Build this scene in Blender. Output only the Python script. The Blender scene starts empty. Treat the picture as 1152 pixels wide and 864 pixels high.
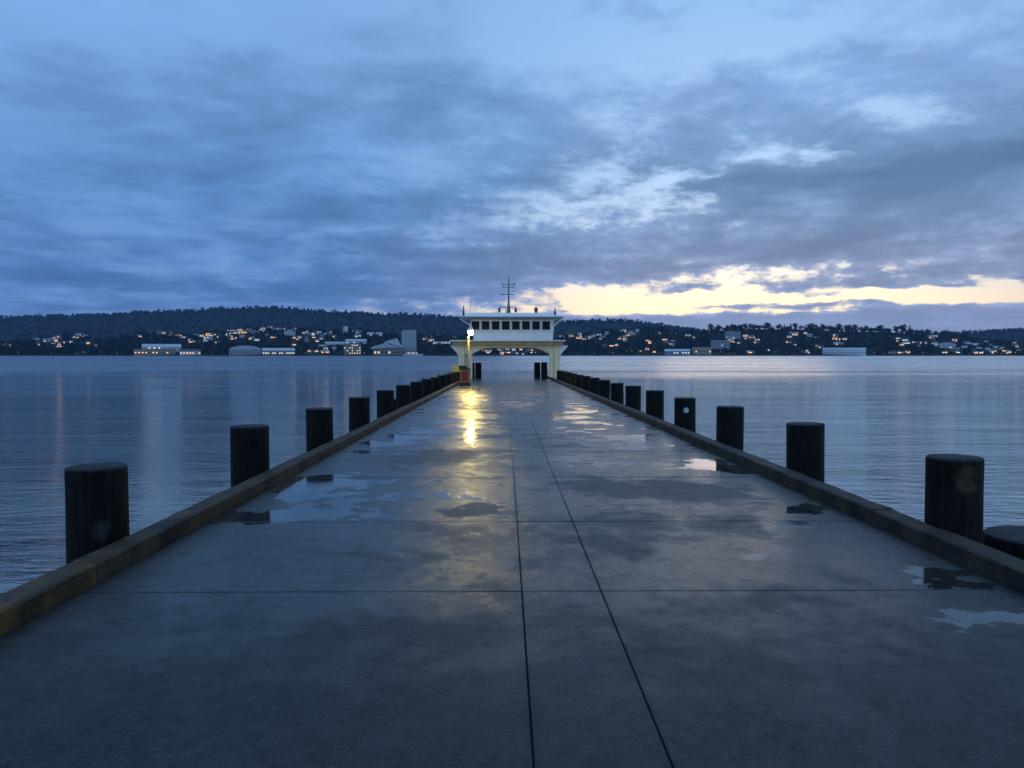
import bpy, bmesh, math, random
from mathutils import Vector, Matrix, noise as mnoise
random.seed(7)
sc = bpy.context.scene
col = sc.collection
F = 870.0; VX, HY = 569.0, 398.0       # focal length in photo pixels, direction of the pier axis, horizon row
CH = 1.6                               # eye height above the deck at y = 0
WZ = -2.2                              # water level
SL = 0.0057                            # the deck falls slightly towards its end
def dz(y): return -SL*y
# ------------------------------------------------------------------ camera
cam_d = bpy.data.cameras.new('camera'); cam = bpy.data.objects.new('camera', cam_d); col.objects.link(cam)
cam_d.sensor_width = 36; cam_d.lens = 36*F/1152
cam_d.clip_start = .05; cam_d.clip_end = 20000
pitch = math.atan(34/F); yaw = -math.atan(7/F)
cam.location = (0, 0, CH); cam.rotation_euler = (math.pi/2 - pitch, 0, yaw)
sc.camera = cam
RM = cam.rotation_euler.to_matrix()
def ray(u, v):
    return (RM @ Vector(((u-576)/F, (432-v)/F, -1)))
def at(u, v, D):                       # photo pixel + forward distance -> world point
    r = ray(u, v); return Vector((0, 0, CH)) + r*(D/r.y)
# ------------------------------------------------------------------ materials
def newmat(name):
    m = bpy.data.materials.new(name); m.use_nodes = True
    nt = m.node_tree; b = nt.nodes['Principled BSDF']; return m, nt, b
class G:
    """small node-building helper"""
    def __init__(s, nt): s.nt = nt
    def _in(s, sock, v):
        if v is None: return
        if hasattr(v, 'is_output') or isinstance(v, bpy.types.NodeSocket): s.nt.links.new(v, sock)
        else: sock.default_value = v
    def m(s, op, a, b=None, c=None, clamp=False):
        n = s.nt.nodes.new('ShaderNodeMath'); n.operation = op; n.use_clamp = clamp
        for i, v in enumerate((a, b, c)): s._in(n.inputs[i], v)
        return n.outputs[0]
    def mix(s, f, a, b, mode='MIX'):
        n = s.nt.nodes.new('ShaderNodeMix'); n.data_type = 'RGBA'; n.blend_type = mode
        s._in(n.inputs[0], f)
        for i, v in ((6, a), (7, b)):
            s._in(n.inputs[i], (v[0], v[1], v[2], 1) if isinstance(v, (tuple, list)) else v)
        return n.outputs[2]
    def noise(s, vec, scale, detail=4, rough=.55, dist=0):
        n = s.nt.nodes.new('ShaderNodeTexNoise')
        if vec is not None: s._in(n.inputs['Vector'], vec)
        n.inputs['Scale'].default_value = scale; n.inputs['Detail'].default_value = detail
        n.inputs['Roughness'].default_value = rough; n.inputs['Distortion'].default_value = dist
        return n.outputs['Fac']
    def smooth(s, v, lo, hi, a=0., b=1.):
        n = s.nt.nodes.new('ShaderNodeMapRange'); n.interpolation_type = 'SMOOTHSTEP'
        s._in(n.inputs[0], v)
        for i, q in enumerate((lo, hi, a, b)): s._in(n.inputs[i+1], q)
        return n.outputs[0]
    def xyz(s, x, y, z):
        n = s.nt.nodes.new('ShaderNodeCombineXYZ')
        for i, v in enumerate((x, y, z)): s._in(n.inputs[i], v)
        return n.outputs[0]
    def sep(s, v):
        n = s.nt.nodes.new('ShaderNodeSeparateXYZ'); s._in(n.inputs[0], v); return n.outputs
    def coord(s, k='Object'):
        return s.nt.nodes.new('ShaderNodeTexCoord').outputs[k]
    def mapping(s, vec, scale=(1, 1, 1), loc=(0, 0, 0), rot=(0, 0, 0)):
        n = s.nt.nodes.new('ShaderNodeMapping'); s._in(n.inputs[0], vec)
        n.inputs['Location'].default_value = loc; n.inputs['Scale'].default_value = scale; n.inputs['Rotation'].default_value = rot
        return n.outputs[0]
    def bump(s, h, strength, dist=.01, normal=None):
        n = s.nt.nodes.new('ShaderNodeBump'); s._in(n.inputs['Height'], h); s._in(n.inputs['Strength'], strength)
        n.inputs['Distance'].default_value = dist
        if normal is not None: s._in(n.inputs['Normal'], normal)
        return n.outputs[0]
    def ell(s, X, Y, cx, cy, rx, ry):   # squared elliptic distance
        a = s.m('MULTIPLY', s.m('SUBTRACT', X, cx), 1/rx); b = s.m('MULTIPLY', s.m('SUBTRACT', Y, cy), 1/ry)
        return s.m('ADD', s.m('MULTIPLY', a, a), s.m('MULTIPLY', b, b))
def simple(name, c, rough=.6, var=.25, scale=3., bump=0., bscale=40., metal=0., c2=None, spec=.5):
    m, nt, b = newmat(name); g = G(nt); co = g.coord()
    n = g.noise(co, scale, 5, .6)
    lo = tuple(x*(1-var) for x in c); hi = c2 or tuple(min(1, x*(1+var)) for x in c)
    nt.links.new(g.mix(g.smooth(n, .3, .7), lo, hi), b.inputs['Base Color'])
    nt.links.new(g.m('ADD', g.m('MULTIPLY', n, .25), rough-.12), b.inputs['Roughness'])
    b.inputs['Metallic'].default_value = metal; b.inputs['Specular IOR Level'].default_value = spec
    if bump: nt.links.new(g.bump(g.noise(co, bscale, 4), bump, .01), b.inputs['Normal'])
    return m
def emit(name, c, s):
    m, nt, b = newmat(name)
    b.inputs['Base Color'].default_value = (c[0]*.5, c[1]*.5, c[2]*.5, 1)
    b.inputs['Emission Color'].default_value = (*c, 1); b.inputs['Emission Strength'].default_value = s
    return m
M = {}
# --- deck: damp concrete with standing water
def deck_material():
    m, nt, b = newmat('wet_concrete'); g = G(nt); co = g.coord()
    X, Y, Z = g.sep(co)
    w = g.mapping(co, (1, 1, 1))
    fine = g.noise(w, 95, 3, .7); mid = g.noise(w, 9, 5, .65); big = g.noise(w, .8, 7, .66, .4)
    big2 = g.noise(g.mapping(co, (1.0, .42, 1), (7, 3, 0)), .8, 6, .6, .3)
    warp = g.noise(w, 2.3, 5, .65)
    wv = g.m('SUBTRACT', warp, .5)
    Xw = g.m('ADD', X, g.m('MULTIPLY', wv, .55)); Yw = g.m('ADD', Y, g.m('MULTIPLY', wv, 1.1))
    # standing water lies in the low places of the slabs
    lev = None
    spots = [(-1.1, 8.7, 1.5, 1.0, .14), (-2.1, 9.6, .6, 1.5, .12), (-2.45, 7.75, .40, .34, .36), (-2.5, 10.1, .4, .5, .3), (3.15, 5.5, .34, .26, .42), (2.85, 4.62, .30, .16, .40), (3.35, 4.6, .35, .2, .36),
             (3.1, 8.0, .26, .35, .36), (2.75, 7.35, .2, .25, .34), (3.2, 11.3, .35, .6, .34), (-1.0, 17, 1.6, 3.2, .14), (-1.3, 26, 1.5, 5, .16), (1.9, 23, 1.3, 4, .16),
             (2.3, 15, .8, 1.6, .2), (1.6, 36, 1.5, 8, .14), (-1.4, 40, 1.4, 6, .12), (1.0, 12.2, .6, .8, .2), (-2.2, 14, .5, 1.4, .2), (2.3, 6.3, .5, .3, .2), (1.5, 5.9, .7, .4, .1),
             (-.36, 8.05, .34, .26, -.75), (-1.25, 12.4, 1.3, 1.2, -.35), (2.0, 9.4, 1.0, .7, -.3), (1.2, 9.9, .5, 1.0, -.2), (.95, 6.8, .5, .45, -.3), (1.6, 7.5, .8, .4, -.2), (1.1, 14.5, .9, 1.1, -.25), (-1.6, 21.3, 1.4, .7, -.25), (0, 1.5, 5, 2.2, -.4)]
    for cx, cy, rx, ry, k in spots:
        e = g.m('MULTIPLY', g.m('EXPONENT', g.m('MULTIPLY', g.ell(Xw, Yw, cx, cy, rx, ry), -.8)), k)
        lev = e if lev is None else g.m('ADD', lev, e)
    nz = g.noise(g.mapping(co, (.85, 1.0, 1), (7, 3, 0)), 1.15, 9, .62, .35)
    nzb = g.noise(g.mapping(co, (1, .8, 1), (2, 5, 0)), 5.5, 6, .6)
    far = g.smooth(Y, 5., 12., -.10, .0)
    L = g.m('ADD', g.m('ADD', lev, nz), g.m('ADD', far, g.m('MULTIPLY', g.m('SUBTRACT', nzb, .5), .36)))
    pud = g.smooth(L, .585, .67)
    isl = g.smooth(L, .46, .20)
    damp = g.smooth(g.m('ADD', g.m('ADD', g.m('MULTIPLY', big, .5), g.m('MULTIPLY', nzb, .3)), g.m('ADD', g.m('MULTIPLY', mid, .25), g.m('MULTIPLY', g.m('SUBTRACT', fine, .5), .12))), .18, .60)
    damp = g.m('MULTIPLY', damp, g.m('SUBTRACT', 1., g.m('MULTIPLY', isl, .7)))
    dampn = g.m('MULTIPLY', damp, g.smooth(Y, 2.8, 6.0, .25, 1.))
    r = g.m('ADD', .56, g.m('MULTIPLY', dampn, -.36))
    r = g.m('ADD', r, g.m('ADD', g.m('MULTIPLY', g.m('SUBTRACT', fine, .5), .5), g.m('MULTIPLY', g.m('SUBTRACT', mid, .5), .35)))
    r = g.m('MULTIPLY', r, g.m('SUBTRACT', 1., pud)); r = g.m('ADD', r, g.m('MULTIPLY', pud, .06))
    r = g.m('MAXIMUM', r, .07)
    stain = g.smooth(g.noise(g.mapping(co, (1.3, .5, 1), (3, 9, 0)), 1.1, 7, .65, .5), .35, .68)
    c = g.mix(g.smooth(big, .3, .7), (.020, .0205, .021), (.046, .046, .045))
    c = g.mix(g.m('MULTIPLY', stain, .6), c, (.013, .013, .014))
    vg = nt.nodes.new('ShaderNodeTexVoronoi'); vg.inputs['Scale'].default_value = 105; nt.links.new(co, vg.inputs['Vector'])
    agg = g.m('MULTIPLY', g.smooth(vg.outputs['Distance'], .34, .18), g.smooth(g.sep(vg.outputs['Color'])[0], .45, .75))
    agg = g.m('MULTIPLY', agg, g.smooth(mid, .3, .5))
    c = g.mix(g.m('MULTIPLY', agg, .7), c, (.13, .13, .128))
    c = g.mix(g.m('MULTIPLY', g.smooth(g.noise(w, 38, 3, .6), .52, .68), .35), c, (.095, .097, .1))
    c = g.mix(g.m('MULTIPLY', g.smooth(fine, .46, .32), .7), c, (.02, .02, .022))
    c = g.mix(g.m('MULTIPLY', g.smooth(g.noise(w, 3.1, 6, .7), .66, .72), .6), c, (.025, .022, .02))
    c = g.mix(g.m('MULTIPLY', g.m('MAXIMUM', pud, g.m('MULTIPLY', damp, .5)), .45), c, (.03, .031, .033))
    jd = g.m('MINIMUM', g.m('ABSOLUTE', g.m('SUBTRACT', X, .11)), g.m('ABSOLUTE', g.m('SUBTRACT', X, .655)))
    ed = g.m('MINIMUM', g.m('ADD', X, 2.9), g.m('SUBTRACT', 3.5, X))
    grime = g.m('MAXIMUM', g.m('MULTIPLY', g.smooth(g.m('SUBTRACT', jd, g.m('MULTIPLY', wv, .12)), .0, .05, 1., 0.), .55), g.m('MULTIPLY', g.smooth(g.m('SUBTRACT', ed, g.m('MULTIPLY', wv, .8)), .0, .45, 1., 0.), .7))
    c = g.mix(g.m('MULTIPLY', grime, .8), c, (.012, .012, .011))
    # fine cracks
    vo = nt.nodes.new('ShaderNodeTexVoronoi'); vo.feature = 'DISTANCE_TO_EDGE'; vo.inputs['Scale'].default_value = .55
    cv = nt.nodes.new('ShaderNodeVectorMath'); cv.operation = 'ADD'
    nv = nt.nodes.new('ShaderNodeTexNoise'); nv.inputs['Scale'].default_value = 2.2; nv.inputs['Detail'].default_value = 6
    nt.links.new(co, nv.inputs['Vector']); nt.links.new(co, cv.inputs[0]); nt.links.new(nv.outputs['Color'], cv.inputs[1]); nt.links.new(cv.outputs[0], vo.inputs['Vector'])
    crack = g.m('MULTIPLY', g.smooth(vo.outputs['Distance'], .0, .006, 1., 0.), g.smooth(g.noise(w, .35, 2), .5, .56))
    c = g.mix(g.m('MULTIPLY', crack, .7), c, (.01, .01, .01))
    nt.links.new(c, b.inputs['Base Color']); nt.links.new(r, b.inputs['Roughness'])
    b.inputs['IOR'].default_value = 1.45
    sp = g.m('ADD', g.smooth(mid, .35, .65, .12, .32), g.m('MULTIPLY', dampn, .5)); sp = g.m('ADD', sp, g.m('MULTIPLY', pud, .1))
    nt.links.new(sp, b.inputs['Specular IOR Level'])
    dry = g.m('SUBTRACT', 1., pud)
    h = g.m('ADD', g.m('ADD', g.m('MULTIPLY', fine, .7), g.m('MULTIPLY', mid, .8)), g.m('MULTIPLY', agg, .1))
    n1 = g.bump(h, g.m('ADD', g.m('MULTIPLY', dry, .6), .0), .012)
    n2 = g.bump(g.noise(g.mapping(co, (.6, 1.3, 1)), 1.5, 4, .55), .16, .02, n1)
    nt.links.new(n2, b.inputs['Normal'])
    return m
M['deck'] = deck_material()
def water_material():
    m, nt, b = newmat('harbour_water'); g = G(nt); co = g.coord()
    X, Y, Z = g.sep(co)
    b.inputs['Base Color'].default_value = (.003, .014, .042, 1); b.inputs['IOR'].default_value = 1.36
    calm = g.noise(g.mapping(co, (.006, .03, 1)), 1, 4, .6)
    side = g.smooth(X, -25., 12., .45, 1.8)
    band = g.smooth(Y, 110., 230., 1., .5)           # a wind-sheltered calm strip lies off the far shore
    amp = g.m('MULTIPLY', g.m('MULTIPLY', side, band), g.smooth(calm, .35, .65, .45, 1.4))
    a = g.noise(g.mapping(co, (.32, 1.15, 1), rot=(0, 0, .12)), 1.1, 4, .55, .5)
    c = g.noise(g.mapping(co, (.8, 2.4, 1), rot=(0, 0, -.2)), 2.3, 4, .6, .3)
    d = g.noise(g.mapping(co, (.10, .35, 1), rot=(0, 0, .05)), .8, 3, .5)
    h = g.m('ADD', g.m('ADD', g.m('MULTIPLY', a, .30), g.m('MULTIPLY', c, .16)), g.m('ADD', g.m('MULTIPLY', d, .5), g.m('MULTIPLY', g.noise(g.mapping(co, (.035, .12, 1), rot=(0, 0, -.08)), 1., 3, .55, .4), .6)))
    bn = g.bump(g.m('MULTIPLY', h, amp), 1., 1.0); nt.links.new(bn, b.inputs['Normal'])
    gust = g.noise(g.mapping(co, (.004, .022, 1), (3, 1, 0)), 1, 5, .6, .4)
    gust2 = g.noise(g.mapping(co, (.02, .16, 1), (5, 2, 0)), 1, 4, .6, .4)
    gp_ = g.smooth(g.m('ADD', g.m('MULTIPLY', gust, .65), g.m('MULTIPLY', gust2, .35)), .40, .60)
    rr = g.m('ADD', .035, g.m('MULTIPLY', g.smooth(Y, 25., 300.), g.m('ADD', .08, g.m('MULTIPLY', gp_, .26)))); nt.links.new(rr, b.inputs['Roughness'])
    gl = nt.nodes.new('ShaderNodeBsdfGlossy'); gl.inputs['Color'].default_value = (.95, .90, .86, 1); nt.links.new(rr, gl.inputs['Roughness']); nt.links.new(bn, gl.inputs['Normal'])  # added warm silver sheen, stands in for glow reflected by the waves
    mx = nt.nodes.new('ShaderNodeMixShader'); nt.links.new(g.smooth(g.m('ADD', X, g.m('MULTIPLY', g.m('SUBTRACT', calm, .5), 60.)), -30., 30., .02, .74), mx.inputs[0])  # sheen painted in more strongly towards the right, brightening that side
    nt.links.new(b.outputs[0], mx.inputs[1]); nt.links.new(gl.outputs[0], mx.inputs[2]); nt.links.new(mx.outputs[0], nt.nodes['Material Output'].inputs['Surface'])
    return m
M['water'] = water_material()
def pile_material(name, patch=None):
    m, nt, b = newmat(name); g = G(nt); co = g.coord(); X, Y, Z = g.sep(co)
    gr = g.noise(g.mapping(co, (14, 14, 1.1)), 1.6, 5, .65); blot = g.noise(co, 3.2, 6, .65)
    c = g.mix(g.smooth(gr, .35, .7), (.004, .0037, .0034), (.018, .0155, .013))
    c = g.mix(g.m('MULTIPLY', g.smooth(blot, .52, .72), .7), c, (.042, .028, .018))
    topf = g.m('MULTIPLY', g.smooth(Z, -.025, -.005), 1.)
    c = g.mix(g.m('MULTIPLY', topf, .6), c, (.05, .052, .055))
    if patch:
        for (px_, py_, pz_, rx, rz, pc, k) in patch:
            wb = g.m('SUBTRACT', g.noise(co, 9, 7, .75), .5)
            e = g.m('ADD', g.ell(X, Z, px_, pz_, rx, rz), g.m('MULTIPLY', wb, 5.))
            f = g.m('MULTIPLY', g.smooth(e, -.6, 1.6, k, 0.), g.smooth(Y, -.02, .0, 1., 0.))
            c = g.mix(f, c, pc)
    nt.links.new(c, b.inputs['Base Color'])
    nt.links.new(g.smooth(blot, .3, .7, .55, .8), b.inputs['Roughness'])
    b.inputs['Specular IOR Level'].default_value = .14
    nt.links.new(g.bump(g.m('ADD', gr, g.m('MULTIPLY', blot, .6)), 1., .03), b.inputs['Normal'])
    return m
M['pile'] = pile_material('tarred_timber')
M['pile_patch'] = pile_material('tarred_timber_brown_patch', [(-.02, 0, -.19, .10, .12, (.11, .075, .04), .8)])  # ragged brown patch on the camera side of the pile
M['pile_dots'] = pile_material('tarred_timber_chalky', [(.13, 0, -.50, .05, .09, (.10, .11, .12), .4)])
M['kerb'] = simple('weathered_kerb_timber', (.036, .026, .020), .62, .45, 2.6, .9, 22, spec=.12, c2=(.095, .060, .034))
M['kerb_grey'] = simple('weathered_grey_kerb', (.030, .027, .025), .62, .4, 2.9, .9, 22, spec=.12, c2=(.070, .050, .035))
M['kerb_yellow'] = simple('worn_yellow_paint', (.05, .035, .02), .55, .3, 3.2, .8, 30, spec=.15, c2=(.125, .070, .024))
M['white'] = simple('white_gloss_paint', (.82, .83, .80), .4, .06, 2, .08, 20)
M['cream_lamplit'] = simple('cream_paint_lamp_tint', (.80, .70, .42), .45, .1, 2, .08, 20)  # yellow lamplight on the gantry legs is tinted into this base colour
M['fascia'] = simple('brown_fascia_paint', (.36, .29, .14), .5, .2, 2, .1, 20)
M['soffit'] = simple('grey_eave_paint', (.34, .34, .33), .5, .12, 2)
M['dark'] = simple('dark_painted_metal', (.03, .032, .035), .5, .3, 6)
M['mast'] = simple('grey_mast_paint', (.16, .17, .19), .5, .2, 6)
M['rust'] = simple('red_brown_metal', (.20, .06, .035), .55, .3, 9)
M['orange'] = simple('orange_plastic', (.62, .16, .03), .45, .15, 6)
M['orange_dark'] = simple('deep_orange_panel', (.34, .05, .015), .45, .15, 6)
M['ylw'] = simple('yellow_green_panel', (.25, .24, .05), .5, .12, 6)
M['concrete'] = simple('pier_concrete', (.16, .16, .155), .8, .3, 1.5, .5, 20)
M['joint'] = simple('joint_filler', (.009, .009, .010), .9, .2, 5, spec=.02)
m, nt, b = newmat('dark_window_glass'); b.inputs['Base Color'].default_value = (.008, .012, .012, 1); b.inputs['Roughness'].default_value = .12; b.inputs['Specular IOR Level'].default_value = .15; M['glass'] = m
M['bulb'] = emit('sodium_lamp_glow', (1.0, .73, .20), 620.0)
M['post'] = simple('ochre_post_paint', (.30, .27, .14), .5, .15, 5)
M['sticker'] = simple('pale_round_decal', (.55, .56, .60), .5, .35, 25)
# far shore
M['hill'] = simple('wooded_far_hill', (.013, .020, .011), .95, .35, .02, spec=.05)
M['shore'] = simple('shore_ground', (.012, .018, .010), .95, .4, .03, spec=.05)
M['leaf'] = simple('dark_foliage', (.018, .028, .013), .9, .5, .25, spec=.05)
M['leaf_b'] = simple('olive_foliage', (.026, .032, .016), .9, .5, .25, spec=.05)
M['bark'] = simple('tree_bark', (.05, .04, .03), .9, .3, 2)
M['h_white'] = simple('far_white_wall', (.62, .62, .60), .8, .1, .5)
M['h_grey'] = simple('far_grey_wall', (.34, .34, .34), .8, .15, .5)
M['h_tan'] = simple('far_tan_wall', (.36, .28, .20), .8, .15, .5)
M['r_pale'] = simple('pale_metal_roof', (.50, .53, .56), .5, .08, .5)
M['r_dark'] = simple('dark_tile_roof', (.06, .055, .055), .7, .2, .5)
M['r_red'] = simple('red_tile_roof', (.16, .07, .05), .7, .2, .5)
M['w_warm'] = emit('lit_window_amber', (1.0, .50, .17), 2.0)
M['w_soft'] = emit('lit_window_soft', (1.0, .70, .38), 1.0)
M['w_white'] = emit('lit_window_white', (.95, .93, .85), 1.2)
M['w_red'] = emit('red_light', (1.0, .25, .10), 3.0)
M['l_warm'] = emit('street_light_amber', (1.0, .58, .22), 1.6)
M['l_white'] = emit('street_light_white', (1.0, .92, .78), 1.6)
# ------------------------------------------------------------------ object helpers
def setp(o, label=None, cat=None, group=None, kind=None):
    if label: o['label'] = label
    if cat: o['category'] = cat
    if group: o['group'] = group
    if kind: o['kind'] = kind
    return o
def empty(name, loc, label, cat, group=None, rz=0):
    o = bpy.data.objects.new(name, None); col.objects.link(o); o.location = loc; o.rotation_euler = (0, 0, rz)
    return setp(o, label, cat, group)
def obj(name, bm, mat, parent=None, loc=None, smooth=False):
    me = bpy.data.meshes.new(name); bm.normal_update(); bm.to_mesh(me); bm.free(); me.materials.append(M[mat] if isinstance(mat, str) else mat)
    if smooth:
        for p in me.polygons: p.use_smooth = True
    o = bpy.data.objects.new(name, me); col.objects.link(o)
    if parent: o.parent = parent
    if loc: o.location = loc
    return o
def copy_tree(o, parent=None):
    c = o.copy(); col.objects.link(c); c.parent = parent
    for ch in list(o.children): copy_tree(ch, c)
    return c
def bx(bm, x0, x1, y0, y1, z0, z1, bev=0.):
    vs = [bm.verts.new(p) for p in ((x0,y0,z0),(x1,y0,z0),(x1,y1,z0),(x0,y1,z0),(x0,y0,z1),(x1,y0,z1),(x1,y1,z1),(x0,y1,z1))]
    fs = [bm.faces.new([vs[i] for i in f]) for f in ((3,2,1,0),(4,5,6,7),(0,1,5,4),(1,2,6,5),(2,3,7,6),(3,0,4,7))]
    if bev:
        es = set(e for f in fs for e in f.edges); bmesh.ops.bevel(bm, geom=list(es), offset=bev, segments=2, affect='EDGES')
def box(*a, **k):
    bm = bmesh.new(); bx(bm, *a, **k); return bm
def prism(pts, y0, y1, bm=None):       # outline in x,z pushed along y
    bm = bm or bmesh.new(); n = len(pts)
    a = [bm.verts.new((x, y0, z)) for x, z in pts]; c = [bm.verts.new((x, y1, z)) for x, z in pts]
    bm.faces.new(a); bm.faces.new(c[::-1])
    for i in range(n): bm.faces.new((a[i], c[i], c[(i+1) % n], a[(i+1) % n]))
    bmesh.ops.recalc_face_normals(bm, faces=bm.faces); return bm
def tube(bm, p, q, r0, r1=None, seg=10):
    p, q = Vector(p), Vector(q); r1 = r0 if r1 is None else r1; d = (q-p).normalized()
    a = d.orthogonal().normalized(); b2 = d.cross(a)
    A = []; B = []
    for i in range(seg):
        t = 2*math.pi*i/seg; o = a*math.cos(t) + b2*math.sin(t)
        A.append(bm.verts.new(p + o*r0)); B.append(bm.verts.new(q + o*r1))
    for i in range(seg): bm.faces.new((A[i], A[(i+1) % seg], B[(i+1) % seg], B[i]))
    bm.faces.new(A[::-1]); bm.faces.new(B)
    return bm
def lathe(prof, seg=24, bm=None, wob=0., seed=0):
    bm = bm or bmesh.new(); rings = []
    for r, z in prof:
        ring = []
        for i in range(seg):
            t = 2*math.pi*i/seg
            k = 1 + wob*mnoise.noise(Vector((math.cos(t)*1.3+seed*3.1, math.sin(t)*1.3, z*.8+seed)))
            ring.append(bm.verts.new((r*k*math.cos(t), r*k*math.sin(t), z)))
        rings.append(ring)
    for a, c in zip(rings, rings[1:]):
        for i in range(seg): bm.faces.new((a[i], a[(i+1) % seg], c[(i+1) % seg], c[i]))
    bm.faces.new(rings[0][::-1]); bm.faces.new(rings[-1])
    return bm
# ------------------------------------------------------------------ the pier
def LX(y): return -(2.91 - .001*y)
def RX(y): return 3.55 - .0035*y
END = 62.6
rows = [-14, -10.5, -7, -3.6, -.2, 2.2, 5.25, 7.52, 10.35, 13.2, 16.2, 19.3, 22.4, 25.5, 28.8, 32.2, 35.6, 39, 42.4, 45.8, 49.2, 52.6, 56, 59.4, END]
bm = bmesh.new(); gp = .0035
for y0, y1 in zip(rows, rows[1:]):
    for xa, xb in ((LX, lambda y: .11), (lambda y: .11, lambda y: .655), (lambda y: .655, RX)):
        jz = random.uniform(-.0015, .0015)
        P = []
        for (f, y, sx, sy) in ((xa, y0, 1, 1), (xb, y0, -1, 1), (xb, y1, -1, -1), (xa, y1, 1, -1)):
            P.append((f(y)+sx*.0026, y+sy*(.0075 if y < 6 else .016)))
        r = .004
        ins = [(P[0][0]+r, P[0][1]+r), (P[1][0]-r, P[1][1]+r), (P[2][0]-r, P[2][1]-r), (P[3][0]+r, P[3][1]-r)]
        T = [bm.verts.new((x, y, dz(y)+jz)) for x, y in ins]
        E = [bm.verts.new((x, y, dz(y)+jz-.006)) for x, y in P]
        B = [bm.verts.new((x, y, dz(y)-.0105)) for x, y in P]
        bm.faces.new(T)
        for i in range(4):
            j = (i+1) % 4
            bm.faces.new((E[i], E[j], T[j], T[i])); bm.faces.new((B[i], B[j], E[j], E[i]))
setp(obj('pier_deck', bm, 'deck'), kind='structure')
# slab body under the wearing course
bm = bmesh.new()
P = [(LX(-14)-.42, -14), (RX(-14)+.42, -14), (RX(END)+.42, END), (LX(END)-.42, END)]
T = [bm.verts.new((x, y, dz(y)-.011)) for x, y in P]; B = [bm.verts.new((x, y, dz(y)-.55)) for x, y in P]
bm.faces.new(T); bm.faces.new(B[::-1])
for i in range(4): bm.faces.new((B[i], B[(i+1)%4], T[(i+1)%4], T[i]))
setp(obj('pier_slab', bm, 'joint'), kind='structure')
# kerb beams
def beam(parent, f, side, y0, y1, w, h, mat, name='kerb_timber'):
    bm = bmesh.new(); n = max(2, int((y1-y0)/.16)); R = []
    for i in range(n+1):
        y = y0 + (y1-y0)*i/n; x = f(y); z = dz(y)
        q = lambda k: .010*mnoise.noise(Vector((y*3.1, k*5.1, side)))
        c = .014
        sec = [(0, -.02), (0+q(1), h-c+q(2)), (c+q(1), h+q(3)), (w-c, h+q(4)), (w, h-c), (w, -.02)]
        R.append([bm.verts.new((x + side*(s_+.012), y, z+t)) for s_, t in sec])
    for a, b2 in zip(R, R[1:]):
        for k in range(6):
            j = (k+1) % 6; bm.faces.new((a[k], a[j], b2[j], b2[k]))
    bm.faces.new(R[0]); bm.faces.new(R[-1][::-1])
    bmesh.ops.recalc_face_normals(bm, faces=bm.faces)
    return obj(name, bm, mat, parent)
lk = empty('kerb', (0, 0, 0), 'worn timber kerb with a yellow painted end along the left edge of the pier', 'kerb')
rk = empty('kerb', (0, 0, 0), 'dark grey timber kerb along the right edge of the pier', 'kerb')
y = -14.; e = 5.35
beam(lk, LX, -1, -14, -3, .20, .14, 'kerb'); beam(lk, LX, -1, -2.99, 1.5, .20, .14, 'kerb')
setp(beam(lk, LX, -1, 1.51, 5.48, .20, .142, 'kerb_yellow'), 'yellow painted length of kerb')
y = 5.495
while y < END-1:
    y1 = min(y + random.choice((4.8, 5.9, 6.6)), END); beam(lk, LX, -1, y, y1-.012,   .20+random.uniform(0, .015), .138+random.uniform(-.008, .008), 'kerb'); y = y1
y = -14.
while y < END-1:
    y1 = min(y + random.choice((4.8, 5.9, 6.6)), END); beam(rk, RX, 1, y, y1-.012, .21+random.uniform(0, .015), .142+random.uniform(-.008, .008), 'kerb_grey'); y = y1
# timber piles
def pile(x, y, h, r, label, group, seed, mat='pile', low=-5.0):
    z1 = dz(y) + h; H = z1 - low
    prof = [(r*1.04, -H), (r*1.02, -H*.6), (r*1.01, -1.2), (r*1.005, -.6), (r, -.3), (r*1.0, -.12), (r, -.022), (r*.985, -.008), (r*.95, 0), (r*.5, .002), (r*.1, .0)]
    o = obj('timber_pile', lathe(prof, 36, None, .035, seed), mat, None, (x, y, z1), True)
    o.data.polygons[-1].use_smooth = False
    o.rotation_euler = (random.uniform(-.011, .011), random.uniform(-.011, .011), 0)
    return setp(o, label, 'pile', group)
ordn = ['nearest', 'second', 'third', 'fourth', 'fifth', 'sixth', 'seventh', 'eighth', 'ninth', 'tenth', 'eleventh', 'twelfth', 'thirteenth', 'fourteenth', 'fifteenth']
for i in range(14):
    y = 6.47 + 3.85*i
    lb = f'{ordn[i]} timber pile from the camera in the row outside the left kerb'
    if i == 0: lb = 'thick black timber pile with chalky flecks beside the yellow kerb end, nearest on the left'
    pile(LX(y)-.52, y, .695+random.uniform(-.015, .015), .243+random.uniform(-.006, .006), lb, 'timber piles along the left kerb', i, 'pile_dots' if i == 0 else 'pile')
for i in range(15):
    y = 7.18 + 3.58*i
    lb = f'{ordn[i]} timber pile from the camera in the row outside the right kerb'
    if i == 0: lb = 'thick black timber pile with a brown patch, nearest on the right'
    if i == 3: lb = 'timber pile with a pale round mark on its face, fourth on the right'
    o = pile(RX(y)+.68, y, .69+random.uniform(-.015, .015), .247+random.uniform(-.006, .006), lb, 'timber piles along the right kerb', i+30, 'pile_patch' if i == 0 else 'pile')
    if i == 3:
        bm = bmesh.new(); n = 16; R0 = .255
        for rr in range(3):
            pass
        a = -math.pi/2 - .12
        ring = []; c0 = bm.verts.new((R0*math.cos(a), R0*math.sin(a), -.27))
        for k in range(n):
            t = 2*math.pi*k/n; q = .062*(1+.07*math.sin(5*t)); aa = a + q*math.cos(t)/R0
            ring.append(bm.verts.new((R0*math.cos(aa), R0*math.sin(aa), -.27+q*math.sin(t))))
        for k in range(n): bm.faces.new((c0, ring[k], ring[(k+1) % n]))
        obj('round_mark', bm, 'sticker', o)
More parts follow.
